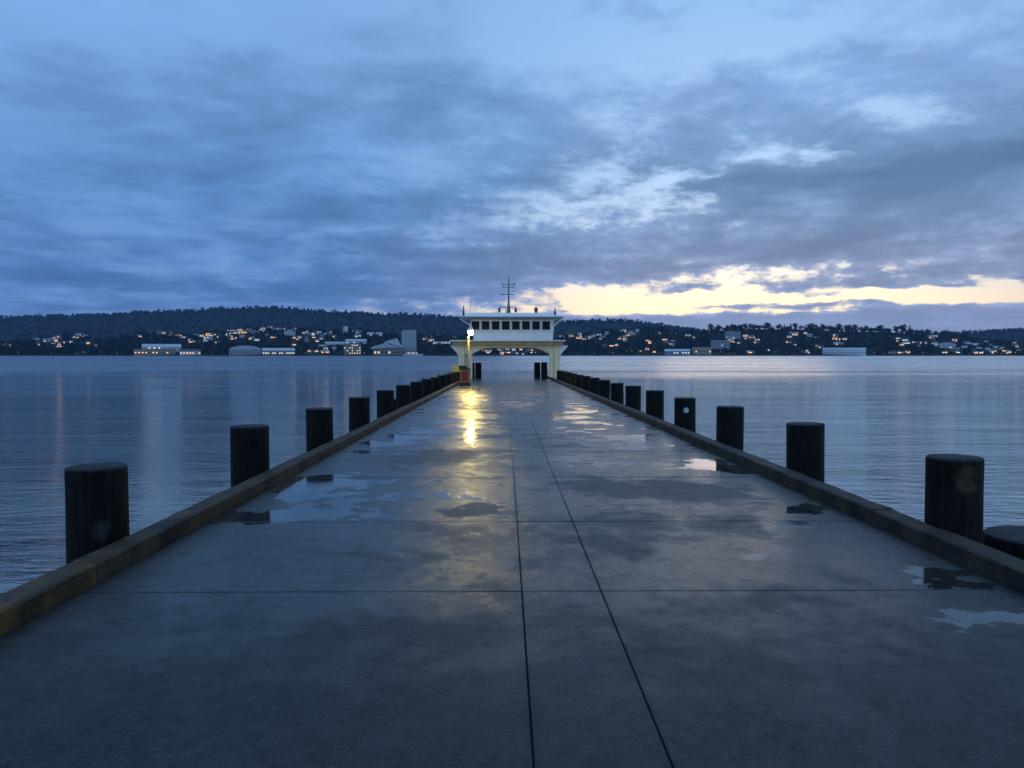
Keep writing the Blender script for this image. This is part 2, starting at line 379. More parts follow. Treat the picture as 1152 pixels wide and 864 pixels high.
pile(5.06, 7.3, -.09, .42, 'low broad black pile cut off at deck level, outside the nearest right pile', None, 77)
pile(-4.0, 27.2, .17, .25, 'short pile stub standing behind the left row, lower than its neighbours', None, 78)
for k, (x, y, lb) in enumerate([(-2.70, 60.9, 'tall black pile left of the pair at the left of the pier end'), (-2.18, 61.7, 'tall black pile at the left of the pier end, the one nearer the opening'),
                (2.52, 62.0, 'tall black pile at the right of the pier end, the one nearer the opening'), (3.05, 61.4, 'tall black pile at the right of the pier end, beside the white leg')]):
    pile(x, y, 1.22+.02*k, .25, lb, 'tall piles at the pier end', 90+k)
# ------------------------------------------------------------------ gantry with wheelhouse
def gz(v, D=61.): return CH + (HY-v)/F*D
def gx(u, D=61.): return (u-VX)/F*D
gan = empty('ferry_gantry', (.18, 61.2, dz(61.2)), 'white portal gantry with a windowed wheelhouse and mast straddling the end of the pier', 'gantry')
ox, oy, oz = gan.location
def gb(x0, x1, y0, y1, z0, z1, bev=.015): return box(x0-ox, x1-ox, y0-oy, y1-oy, z0-oz, z1-oz, bev=bev)
zp0, zp1 = gz(388.7), gz(383)
for (xa, xb) in ((-3.66, -3.22), (3.74, 4.22)):
    for (ya, yb) in ((60.0, 60.4), (63.0, 63.4)):
        obj('leg', gb(xa, xb, ya, yb, -3.5, zp0-.005), 'cream_lamplit', gan)
for (xa, xb) in ((-2.86, -2.60), (3.38, 3.70)):
    obj('inner_leg', gb(xa, xb, 60.05, 60.38, dz(60)-.01, gz(396.5)+.05), 'cream_lamplit', gan)
# platform and fascia
obj('platform', gb(-4.30, 4.62, 59.55, 63.9, zp1-.09, zp1, .02), 'white', gan)
obj('fascia', gb(-4.14, 4.46, 59.72, 63.75, zp0, zp1-.095, .02), 'fascia', gan)
# arched web below the fascia, front and rear
def web(y0, y1):
    zl, zt = gz(397.5), gz(391.3); pts = [(-3.2-ox, zp0-.004-oz), (-3.2-ox, zl-.06-oz), (-2.62-ox, zl-oz)]
    for i in range(13):
        t = i/12; x = -2.55 + (3.38+2.55)*t; s_ = min(1, min(t, 1-t)/.24); s_ = s_*(2-s_)
        pts.append((x-ox, zl + (zt-zl)*s_ - oz))
    pts += [(3.74-ox, zl-.06-oz), (3.74-ox, zp0-.004-oz)]
    return prism(pts, y0-oy, y1-oy)
obj('arched_web', web(60.08, 60.34), 'cream_lamplit', gan); obj('arched_web', web(63.06, 63.32), 'cream_lamplit', gan)
for s_, xl in ((-1, -3.66), (1, 4.22)):
    for ya in (60.1, 63.1):
        xe = xl + s_*.58
        obj('bracket', prism([(xl-ox, zp0-.006-oz), (xe-ox, zp0-.006-oz), (xe-ox, zp0-.10-oz), (xl+s_*.12-ox, zp0-.62-oz), (xl-ox, zp0-.9-oz)], ya-oy, ya+.18-oy), 'white', gan)
# wheelhouse
cx0, cx1 = gx(533), gx(621.5); cab = obj('wheelhouse', bmesh.new(), 'white', gan)
def cabin():
    bm = bmesh.new(); z0, z1, z2, z3 = gz(382.6), gz(372), gz(371.6), gz(360)
    lev = [(cx0, cx1, 60.55, 63.3, z0), (cx0-.03, cx1+.05, 60.5, 63.35, z1), (cx0-.12, cx1+.06, 60.42, 63.4, z3)]
    R = [[bm.verts.new((x-ox, y-oy, z-oz)) for x, y in ((a, c), (b_, c), (b_, d), (a, d))] for a, b_, c, d, z in lev]
    for a, b_ in zip(R, R[1:]):
        for i in range(4): bm.faces.new((a[i], a[(i+1) % 4], b_[(i+1) % 4], b_[i]))
    bm.faces.new(R[0][::-1]); bm.faces.new(R[-1])
    return bm
bm = cabin(); bm.to_mesh(cab.data); bm.free()
zb, zt = gz(371.3), gz(361.8)
def wy(z): return 60.5 - .08*(z-gz(372))/(gz(360)-gz(372))
for i in range(8):
    u0 = 530.6 + 11.22*i; u1 = u0 + 8.6
    xa, xb = gx(u0)+.03, gx(u1)+.03
    fr = bmesh.new(); t_ = .055
    bx(fr, xa-t_-ox, xa-ox, 60.36-oy, 60.46-oy, zb-t_-oz, zt+t_-oz, .008); bx(fr, xb-ox, xb+t_-ox, 60.36-oy, 60.46-oy, zb-t_-oz, zt+t_-oz, .008)
    bx(fr, xa-ox, xb-ox, 60.365-oy, 60.46-oy, zb-t_-oz, zb-oz); bx(fr, xa-ox, xb-ox, 60.365-oy, 60.46-oy, zt-oz, zt+t_-oz)
    w = obj('window', fr, 'white', gan)
    obj('pane', box(xa-.002-ox, xb+.002-ox, 60.405-oy, 60.425-oy, zb-.002-oz, zt+.002-oz), 'glass', w)
for s_, xs in ((-1, cx0-.12), (1, cx1+.07)):       # side windows
    for k in range(3):
        ya = 60.72 + .86*k
        w = obj('window', box(min(xs, xs+s_*.03)-ox, max(xs, xs+s_*.03)-ox, ya-.05-oy, ya+.71-oy, zb-.05-oz, zt+.05-oz), 'white', gan)
        obj('pane', box(min(xs+s_*.028, xs+s_*.036)-ox, max(xs+s_*.028, xs+s_*.036)-ox, ya-oy, ya+.66-oy, zb-oz, zt-oz), 'glass', w)
# eave and roof
def hull(levels):
    bm = bmesh.new()
    R = [[bm.verts.new((x-ox, y-oy, z-oz)) for x, y in ((a, c), (b_, c), (b_, d), (a, d))] for a, b_, c, d, z in levels]
    for a, b_ in zip(R, R[1:]):
        for i in range(4): bm.faces.new((a[i], a[(i+1) % 4], b_[(i+1) % 4], b_[i]))
    bm.faces.new(R[0][::-1]); bm.faces.new(R[-1]); return bm
obj('eave', hull([(cx0-.35, cx1+.3, 60.25, 63.6, gz(360)+.004), (gx(517), gx(632), 59.75, 64.1, gz(358.3)), (gx(516.3), gx(632.6), 59.72, 64.13, gz(357.0))]), 'soffit', gan)
obj('roof', hull([(gx(516.6), gx(632.2), 59.76, 64.1, gz(357.0)+.003), (gx(525), gx(624), 60.0, 63.9, gz(355.8)), (gx(527), gx(621.5), 60.15, 63.7, gz(354.2)), (gx(531.5), gx(615), 60.6, 63.3, gz(352.4))]), 'white', gan)
for s_, xe, xw in ((-1, gx(518), cx0-.13), (1, gx(631), cx1+.11)):
    for ya in (60.5, 63.1):
        obj('eave_strut', tube(bmesh.new(), (xe-ox, ya-oy, gz(359)-oz), (xw-ox, ya-oy, gz(367)-oz), .05, .05, 8), 'white', gan)
# mast
mu = gx(572.3)
ms = obj('mast', tube(bmesh.new(), (mu-ox, 0.6, gz(352.5)-oz), (mu-ox, 0.6, gz(311)-oz), .10, .035, 12), 'mast', gan)
bm = bmesh.new(); tube(bm, (mu-ox, .6, gz(352.6)-oz), (mu-ox, .6, gz(341)-oz), .20, .09, 12); obj('mast_foot', bm, 'mast', ms)
for v, ua, ub, rr in ((319.4, 565, 579.5, .025), (322.3, 565, 579.5, .035), (330.8, 563.5, 579.6, .035)):
    a = tube(bmesh.new(), (gx(ua)-ox, .6, gz(v)-oz), (gx(ub)-ox, .6, gz(v)-oz), rr, rr, 8)
    if v < 321: bx(a, gx(578)-ox, gx(579.8)-ox, .53, .67, gz(320.3)-oz, gz(318.2)-oz); bx(a, gx(565)-ox, gx(565.8)-ox, .55, .65, gz(320.6)-oz, gz(318.3)-oz)
    if v > 330: tube(a, (gx(563.2)-ox, .6, gz(330)-oz), (gx(566)-ox, .6, gz(331.6)-oz), .05, .03, 6)
    obj('crossarm', a, 'mast', ms)
bm = bmesh.new()
for ua in (561.5, 569, 580.3): tube(bm, (gx(ua)-ox, .2, gz(352.6)-oz), (gx(ua)-ox, .2, gz(345.3)-oz), .03, .03, 6)
tube(bm, (gx(561.5)-ox, .2, gz(345.3)-oz), (gx(580.3)-ox, .2, gz(345.3)-oz), .035, .035, 6)
obj('mast_rail', bm, 'mast', gan)
for ua in (561.8, 580.2):
    bm = lathe([(.07, 0), (.10, .05), (.10, .28), (.05, .34)], 10); o = obj('roof_lamp', bm, 'rust', gan); o.location = (gx(ua)-ox, .05, gz(351.2)-oz)
bm = lathe([(.10, -.1), (.10, .12), (.15, .15), (.15, .38), (.12, .44), (.05, .47)], 12); o = obj('searchlight', bm, 'rust', gan); o.location = (gx(603.2)-ox, .2, gz(352.2)-oz)
for ua, va, vb, r_, mt in ((521.7, 344.3, 357, .055, 'dark'), (624.2, 346.6, 357, .06, 'rust'), (529.4, 333, 354.5, .014, 'dark'), (618.3, 331, 354.5, .016, 'white')):
    bm = tube(bmesh.new(), (gx(ua)-ox, -.2, gz(vb)-oz), (gx(ua)-ox, -.2, gz(va)-oz), r_, r_*.7, 8)
    if r_ > .05: tube(bm, (gx(ua)-ox, -.2, gz(vb)-oz+.15), (gx(ua)-ox, -.2, gz(vb)-oz+.45), r_*1.5, r_*1.4, 8)
    obj('antenna', bm, mt, gan)
# ------------------------------------------------------------------ lamp post, bin, panel
LY = 46.2; lx = gx(527, LY)
lamp = empty('street_lamp', (lx, LY, dz(LY)), 'lit lamp post glowing yellow beside the orange bin near the pier end', 'street lamp')
lz = CH + (HY-373.5)/F*LY - dz(LY)
obj('post', lathe([(.13, 0), (.13, .04), (.085, .08), (.075, .4), (.06, lz-.35), (.06, lz-.24)], 16), 'post', lamp, None, True)
obj('bracket', tube(bmesh.new(), (0, 0, lz-.26), (.14, -.16, lz-.16), .03, .03, 8), 'cream_lamplit', lamp)
hd = obj('lamp_hood', lathe([(.19, .07), (.23, .11), (.12, .24), (.05, .36), (.015, .55), (.01, .60)], 18), 'cream_lamplit', lamp, (.14, -.16, lz), True)
bm = bmesh.new(); bmesh.ops.create_icosphere(bm, subdivisions=3, radius=.145)
obj('bulb', bm, 'bulb', lamp, (.14, -.16, lz-.06), True)
BY = 45.6; bxx = gx(523, BY)
bn = empty('litter_bin', (bxx, BY, dz(BY)), 'orange bin with a black lid and base at the foot of the lamp post', 'bin')
obj('base', box(-.33, .33, -.30, .30, 0, .17, bev=.02), 'dark', bn)
bd = obj('body', prism([(-.28, .172), (.30, .172), (.33, .92), (-.27, .94)], -.28, .28), 'orange', bn)
bm = bmesh.new(); pr = [(-.17, .28)]
pts = [(-.17, .28), (.17, .28), (.19, .74)] + [(.01+.18*math.cos(t), .74+.09*math.sin(t)) for t in (.5, 1.0, 1.57, 2.1, 2.6)] + [(-.17, .74)]
obj('front_panel', prism(pts, -.295, -.279), 'orange_dark', bn)
obj('lid', prism([(-.34, .945), (.33, .93), (.36, .99), (.16, 1.02), (.10, 1.16), (-.32, 1.17)], -.31, .31), 'dark', bn)
sg = empty('notice_panel', (gx(513, 49), 49, dz(49)), 'small yellow panel on a post outside the left piles, behind the orange bin', 'sign')
obj('panel', box(-.25, .25, -.02, .02, .73, 1.12, bev=.006), 'ylw', sg); obj('post', box(-.03, .03, .022, .07, -.5, 1.1), 'dark', sg)
# ------------------------------------------------------------------ water
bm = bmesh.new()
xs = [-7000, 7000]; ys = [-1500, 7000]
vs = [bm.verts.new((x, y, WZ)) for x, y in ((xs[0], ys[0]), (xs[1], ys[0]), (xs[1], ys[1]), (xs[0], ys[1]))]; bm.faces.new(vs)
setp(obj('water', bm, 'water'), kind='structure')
# ------------------------------------------------------------------ far hills and shore
def lerp(tab, u):
    if u <= tab[0][0]: return tab[0][1]
    for (a, b_), (c, d) in zip(tab, tab[1:]):
        if u <= c: return b_ + (d-b_)*(u-a)/(c-a)
    return tab[-1][1]
# ridge lines as metres above the eye per bearing (bearing given as the photo column it appears at)
far_ridge = [(-500, 366), (-200, 362), (0, 358.5), (60, 356.5), (130, 354), (200, 351), (270, 347), (310, 346.5), (350, 349.5), (400, 352.5), (440, 355), (465, 353.8), (500, 357), (540, 360), (600, 363), (640, 362.5), (665, 361), (700, 361), (722, 363), (745, 366), (800, 374), (900, 380), (1000, 380), (1070, 376), (1110, 373), (1152, 371), (1400, 366), (1800, 375)]
near_ridge = [(-500, 384), (0, 388), (40, 384), (90, 378), (120, 384), (150, 380), (175, 376), (215, 379), (250, 376), (300, 370), (340, 372), (380, 376), (400, 373), (430, 377), (460, 381), (500, 379), (540, 384), (600, 384), (640, 380), (690, 374), (730, 371), (770, 378), (800, 373), (850, 370.5), (900, 371), (950, 373), (1000, 374), (1040, 376.5), (1075, 379), (1090, 383), (1120, 386), (1152, 387), (1400, 380), (1800, 388)]
def ucol(x, y): return VX + F*x/y
D0, D1 = 1500., 2150.
def nh(u, D):                          # ground height of the near shore
    t = (D-D0)/(D1-D0)
    R = (HY - lerp(near_ridge, u))/F*D1 + CH
    if t < 0: return WZ - 1
    s_ = min(1, t); s_ = .03*min(1, t*25) + .97*(s_*s_*(3-2*s_))*.6 + .97*.4*s_*min(1, t*12)
    h = (WZ+.5) + (R - WZ)*s_ if t <= 1 else R - (D-D1)*.12
    return h + 2.5*mnoise.noise(Vector((u*.03, D*.006, 3)))*min(1, max(0, t*4))
us = [-450 + 6*i for i in range(int(2100/6))]
def terrain(name, Ds, hf, mat):
    bm = bmesh.new(); R = []
    for D in Ds: R.append([bm.verts.new(((u-VX)/F*D, D, hf(u, D))) for u in us])
    for a, b_ in zip(R, R[1:]):
        for i in range(len(us)-1): bm.faces.new((a[i], a[i+1], b_[i+1], b_[i]))
    return setp(obj(name, bm, mat, None, None, True), kind='structure')
terrain('shore_land', [D0-3, D0, D0+6, D0+20, 1540, 1580, 1630, 1690, 1760, 1830, 1900, 1970, 2040, 2100, 2150, 2300, 2600], nh, 'shore')
D2, D3 = 2700., 4000.
def fh(u, D):
    t = (D-D2)/(D3-D2); R = (HY - lerp(far_ridge, u))/F*D3 + CH
    s_ = min(1, t); s_ = s_**.8
    h = R*s_ if t <= 1 else R - (D-D3)*.1
    return h + 9*mnoise.noise(Vector((u*.02, D*.002, 9)))*min(1, t*3)*(.4 if t > .9 else 1)
terrain('far_hills', [D2, 2850, 3000, 3200, 3400, 3600, 3800, 3930, D3, 4200, 4600], fh, 'hill')
# ------------------------------------------------------------------ trees
def crown_into(bm, c, rx, rz, n, rs, size):
    lobes = [(Vector((rs.uniform(-.5, .5)*rx, rs.uniform(-.5, .5)*rx, rs.uniform(-.35, .55)*rz)), rs.uniform(.42, .75)) for _ in range(6)]
    for _ in range(n):
        lo, k = rs.choice(lobes)
        v = Vector((rs.gauss(0, 1), rs.gauss(0, 1), rs.gauss(0, 1))).normalized()*(rs.random()**.4)
        p = c + lo + Vector((v.x*rx*k, v.y*rx*k, v.z*rz*k))
        a = Vector((rs.uniform(-1, 1), rs.uniform(-1, 1), rs.uniform(-1, 1))).normalized(); b2 = a.orthogonal().normalized()*rs.uniform(.6, 1.2)
        s_ = size*rs.uniform(.6, 1.4)
        vs = [bm.verts.new(p + a*s_), bm.verts.new(p + b2*s_), bm.verts.new(p - a*s_*.8), bm.verts.new(p - b2*s_*.9)]
        bm.faces.new(vs)
def tree_proto(h, rx, seed, mat, conifer=False):
    rs = random.Random(seed)
    t = bpy.data.objects.new('broadleaf_tree' if not conifer else 'conifer_tree', None); col.objects.link(t)
    bm = bmesh.new(); tube(bm, (0, 0, -2), (rs.uniform(-.4, .4), 0, h*.55), .45, .22, 7)
    for _ in range(5):
        a = rs.uniform(0, 6.28); tube(bm, (0, 0, h*rs.uniform(.3, .5)), (math.cos(a)*rx*.6, math.sin(a)*rx*.6, h*rs.uniform(.6, .8)), .16, .07, 5)
    obj('trunk', bm, 'bark', t)
    bm = bmesh.new()
    if conifer:
        for _ in range(520):
            q = rs.random()**.7; z = h*(1-.85*q); r_ = rx*q*rs.random()**.5*(.7+.5*math.sin(z*1.7)); a = rs.uniform(0, 6.28)
            p = Vector((math.cos(a)*r_, math.sin(a)*r_, z)); d = Vector((rs.uniform(-1, 1), rs.uniform(-1, 1), rs.uniform(-.4, .4))).normalized()*.9; e2 = d.orthogonal()
            bm.faces.new([bm.verts.new(p+d), bm.verts.new(p+e2), bm.verts.new(p-d*.8)])
    else: crown_into(bm, Vector((0, 0, h*.62)), rx, h*.40, 520, rs, .85)
    obj('crown', bm, mat, t); return t
protos = [tree_proto(17, 8, 1, 'leaf'), tree_proto(15, 9.5, 2, 'leaf_b'), tree_proto(20, 8, 3, 'leaf'), tree_proto(13, 6, 4, 'leaf_b'), tree_proto(17, 5, 5, 'leaf', True)]
used = set()
def place_tree(k, p, s_, label, group):
    o = protos[k] if k not in used else copy_tree(protos[k]); used.add(k)
    o.location = p; o.rotation_euler = (0, 0, random.uniform(0, 6.28)); o.scale = (s_*random.uniform(.9, 1.15), s_*random.uniform(.9, 1.15), s_)
    return setp(o, label, 'tree', group)
def march(u, v, hf=nh, d0=D0+4, d1=D1+10):   # where the sight line of a photo point meets the ground
    r = ray(u, v); D = d0
    while D < d1:
        z = CH + r.z/r.y*D
        if z <= hf(VX + F*r.x/r.y, D): break
        D += 4
    D = min(D, d1-12)
    x = r.x/r.y*D; return Vector((x, D, hf(ucol(x, D), D)))
sky_trees = []
def skyline(u0, u1, step, smin, smax, label, group, kinds=(0, 1, 2, 3, 0, 1, 2, 3, 0, 1, 2, 4), Dr=(2080, 2150)):
    u = u0
    while u < u1:
        D = random.uniform(*Dr); x = (u-VX)/F*D; z = nh(u, D)
        place_tree(random.choice(kinds), Vector((x, D, z-random.uniform(3, 6))), random.uniform(smin, smax), label, group)
        sky_trees.append(u); u += step*random.uniform(.55, 1.45)
skyline(745, 800, 6.5, .8, 1.3, 'tree on the skyline of the far shore between the pale houses right of the gantry', 'skyline trees right of the gantry')
skyline(800, 990, 5.2, .8, 1.35, 'dark round tree on the skyline of the long wooded rise right of centre', 'skyline trees on the long rise')
skyline(990, 1090, 7.5, .85, 1.8, 'large spreading tree on the skyline above the houses at the far right', 'skyline trees at the far right')
skyline(150, 260, 13, .6, .95, 'small tree on the crest above the white waterside shed on the left', 'crest trees above the left shed')
skyline(340, 440, 13, .6, 1.0, 'small tree on the crest left of the pale tower block', 'crest trees left of the tower')
for u, h_ in ((708, 1.1), (711, .95), (873, 1.2), (1010, 1.5), (1028, 1.7), (1052, 1.8), (1072, 1.5)):
    pass
for k, q in enumerate(protos):
    if k not in used:
        for ch in list(q.children): bpy.data.objects.remove(ch)
        bpy.data.objects.remove(q)
# ------------------------------------------------------------------ far buildings
blocks = []                            # (u, D, half width in columns) kept free of woodland
def far_house(name, label, cat, u0, u1, vt, vb, D=None, wall='h_white', roof='r_pale', kind='gable', rows=1, cols=3, lit=.5, lm='w_soft', depth=None, group=None, rf=.4, wins=True):
    uc = (u0+u1)/2
    p = march(uc, vb) if D is None else Vector((at(uc, vb, D).x, D, at(uc, vb, D).z))
    D = p.y; k = D/F; w = (u1-u0)*k; h = (vb-vt)*k
    dp = depth or max(7, min(w*.6, 16)); rz = -math.atan2(p.x, p.y)
    e = empty(name, (p.x, p.y, p.z), label, cat, group, rz)
    hw = h*(1-rf) if kind != 'flat' else h-.35
    obj('wall', box(-w/2, w/2, 0, dp, -5, hw), wall, e)
    o_ = .45
    if kind == 'flat': obj('roof', box(-w/2-.3, w/2+.3, -.3, dp+.3, hw+.003, h), roof, e)
    elif kind == 'gable':              # ridge parallel to the shore
        bm = bmesh.new(); P = [(-o_, hw+.003), (dp/2, h), (dp+o_, hw+.003)]
        a = [bm.verts.new((-w/2-o_, y, z)) for y, z in P]; c = [bm.verts.new((w/2+o_, y, z)) for y, z in P]
        bm.faces.new(a[::-1]); bm.faces.new(c)
        for i in range(3): bm.faces.new((a[i], a[(i+1) % 3], c[(i+1) % 3], c[i]))
        obj('roof', bm, roof, e)
    elif kind == 'gablef':             # gable end facing the water
        obj('roof', prism([(-w/2-o_, hw+.003), (w/2+o_, hw+.003), (0, h)], -o_, dp+o_), roof, e)
    elif kind == 'arc':
        obj('roof', prism([(-w/2-o_, hw+.003), (w/2+o_, hw+.003)] + [(w/2*math.cos(t), hw+.2+(h-hw)*math.sin(t)) for t in [math.pi*i/12 for i in range(13)]], -o_, dp+o_), roof, e)
    if wins:
        cw = w/cols; rh = hw/rows; rs = random.Random(int(uc*31+vt))
        for r_ in range(rows):
            for c_ in range(cols):
                xa = -w/2 + cw*(c_+.2); xb = -w/2 + cw*(c_+.8); za = rh*(r_+.25); zb_ = rh*(r_+.8)
                if xb-xa > 2.4: xm = (xa+xb)/2; xa, xb = xm-1.2, xm+1.2
                if zb_-za > 1.7: zb_ = za+1.7
                L = rs.random() < lit
                obj('window', box(xa, xb, -.08, .05, za, zb_), (lm if L else 'glass'), e)
    blocks.append((uc, D, (u1-u0)/2+1.5))
    return e
B = far_house
B('shed', 'long white waterside shed with a bluish roof low on the left shore', 'shed', 162, 202, 387, 392.6, 1530, 'h_white', 'r_pale', 'gable', 1, 8, .1, 'w_white', depth=18, rf=.6)
B('hall', 'low lit building under the long white roofed shed on the left shore', 'building', 153, 196, 392.6, 398.6, 1512, 'h_tan', 'r_dark', 'flat', 1, 12, .6, 'w_warm', depth=10)
B('hall', 'long pale lit building right of the white shed on the left shore', 'building', 203, 225, 392.4, 398.6, 1512, 'h_white', 'r_dark', 'gable', 1, 7, .7, 'w_warm')
B('boat_shed', 'blue grey boat shed with a pale curved roof on the left waterfront', 'boat shed', 259, 293, 389, 398.8, 1512, 'h_grey', 'r_pale', 'arc', 1, 6, .15, 'w_white', depth=22, rf=.45)
B('hall', 'pale roofed waterfront hall with a bright lit front right of the boat shed', 'building', 296, 331, 391.5, 398.8, 1510, 'h_tan', 'r_pale', 'gable', 1, 14, .85, 'w_white', depth=14)
B('apartment_block', 'terraced block with rows of lit windows left of the sail roofed building', 'apartment building', 387, 406, 386.5, 398.6, 1520, 'h_tan', 'r_dark', 'flat', 4, 7, .65, 'w_soft', depth=14)
B('hall', 'long low building with a pale roof stepping up the slope, lower part', 'building', 366, 389, 384.5, 388.6, None, 'h_white', 'r_pale', 'gable', 1, 6, .1, 'w_white')
B('hall', 'long low building with a pale roof stepping up the slope, upper part', 'building', 389, 412, 381.5, 386.4, None, 'h_white', 'r_pale', 'gable', 1, 6, .1, 'w_white')
B('hall', 'pale building under trees at the top of the stepped roofs', 'building', 412, 430, 374, 378, None, 'h_grey', 'r_pale', 'gable', 1, 5, .2, 'w_white')
B('hall', 'long white lit strip of a building just left of the gantry', 'building', 487, 507, 384, 387, None, 'h_white', 'r_pale', 'flat', 1, 6, .9, 'w_white')
B('tower_block', 'small pale tower on the crest left of the high tower block', 'building', 386, 391, 366, 373.5, None, 'h_white', 'r_dark', 'flat', 3, 2, .3, 'w_soft')
B('villa', 'large pale house in the middle of the left slope', 'house', 320, 332, 370.5, 377, None, 'h_white', 'r_pale', 'gablef', 2, 3, .2, 'w_soft')
B('pavilion', 'low waterfront pavilion with a pale blue roof right of the gantry', 'building', 748, 776, 392.6, 398.3, 1512, 'h_grey', 'r_pale', 'gable', 1, 9, .7, 'w_white', depth=14)
B('pavilion', 'white roofed waterfront pavilion with an orange lit end right of the gantry', 'building', 779, 800, 390.8, 397.8, 1515, 'h_tan', 'r_pale', 'flat', 1, 7, .6, 'w_warm', depth=12)
B('apartment_block', 'blue grey block of several storeys above the orange lit pavilion', 'apartment building', 800, 821, 383, 393, None, 'h_grey', 'r_pale', 'flat', 3, 6, .12, 'w_soft')
B('apartment_block', 'pale block high on the wooded slope behind the blue grey block', 'apartment building', 816, 833, 373, 381, None, 'h_grey', 'r_pale', 'flat', 3, 5, .1, 'w_soft')
B('warehouse', 'long white warehouse on the waterline below the dark wooded rise', 'warehouse', 927, 972, 391.2, 398.8, 1512, 'h_white', 'r_pale', 'gable', 1, 11, .0, 'w_white', depth=20, rf=.2)
B('hall', 'pale arched roof building among the houses at the far right', 'building', 1054, 1075, 385.4, 392, None, 'h_white', 'r_pale', 'arc', 1, 5, .3, 'w_warm', rf=.6)
B('house', 'large house with bright amber windows on the crest just right of the gantry', 'house', 638, 647, 370.8, 376.5, None, 'h_tan', 'r_dark', 'gable', 1, 4, 1., 'w_warm')
# sail-roofed building and tower
def sail_building():
    D = 1515.; k = D/F; c = at(437, 398.6, D); e = empty('sail_roof_building', c, 'waterfront building with pale sail shaped roofs left of the tower block', 'building', None, -math.atan2(c.x, c.y))
    q = lambda u, v: ((u-437)*k, (398.6-v)*k)
    obj('wall', prism([q(420, 401), q(456, 401), q(456, 391.8), q(436, 391.3), q(420, 393)], 0, 24), 'h_tan', e)
    obj('roof', prism([q(417, 392.7), q(419, 390), q(428, 387.6), q(434, 385.6), q(440, 388), q(452, 391.2), q(457, 391.6), q(437, 391.1), q(424, 392.4)], -3, 26), 'r_pale', e)
    obj('roof', prism([q(430, 387), q(436, 383.4), q(447, 380.2), q(448, 383), q(451, 388), q(456, 391.3), q(444, 388.4), q(438, 386)], 6, 30), 'r_pale', e)
    for i in range(9):
        a = q(421.5+3.9*i, 396.8); obj('window', box(a[0], a[0]+3.2, -.12, -.01, a[1]-1.2, a[1]+2.4), 'w_soft' if i in (0, 1, 4) else 'glass', e)
    blocks.append((437, D, 21))
sail_building()
D = 1560.; k = D/F; c = at(461, 394, D); e = empty('tower_block', c, 'tall pale slab tower with vertical fins beside the sail roofs', 'tower', None, -math.atan2(c.x, c.y)+.25)
w = 15.5*k; h = (394-370.8)*k
obj('wall', prism([(-w/2, -6), (w/2, -6), (w/2, h), (-w/2+3, h-1), (-w/2, h-4)], 0, 14), 'h_grey', e)
for i in range(7): obj('fin', box(-w/2+.4+i*w/7, -w/2+.4+i*w/7+1.6, -1.2, -.01, 0, h-2-(2 if i == 0 else 0), bev=.05), 'h_white', e)
blocks.append((461, D, 11))
# moored white boat
c = at(465, 400, 1486.); e = empty('ferry_boat', (c.x, 1486., WZ), 'white passenger boat moored in front of the sail roofed building', 'boat', None, -math.atan2(c.x, 1486.))
k = 1486/F
L_ = 24*k/2
bm = prism([(-L_, 2.6), (-L_+2, -.6), (L_-5, -.6), (L_, 4.6), (L_-2, 4.2), (L_*.5, 3.2)], -3.5, 3.5); obj('hull', bm, 'h_white', e)
obj('cabin', prism([(-L_*.75, 3.1), (L_*.45, 3.1), (L_*.35, 7.2), (-L_*.7, 7.2)], -2.9, 2.9), 'h_white', e)
for i in range(8): obj('window', box(-L_*.65+i*2.6, -L_*.65+i*2.6+1.8, -2.98, -2.88, 4.4, 5.9), 'w_soft' if i % 3 else 'glass', e)
obj('mast', tube(bmesh.new(), (0, 0, 7.2), (0, 0, 11.5), .25, .12, 6), 'dark', e)
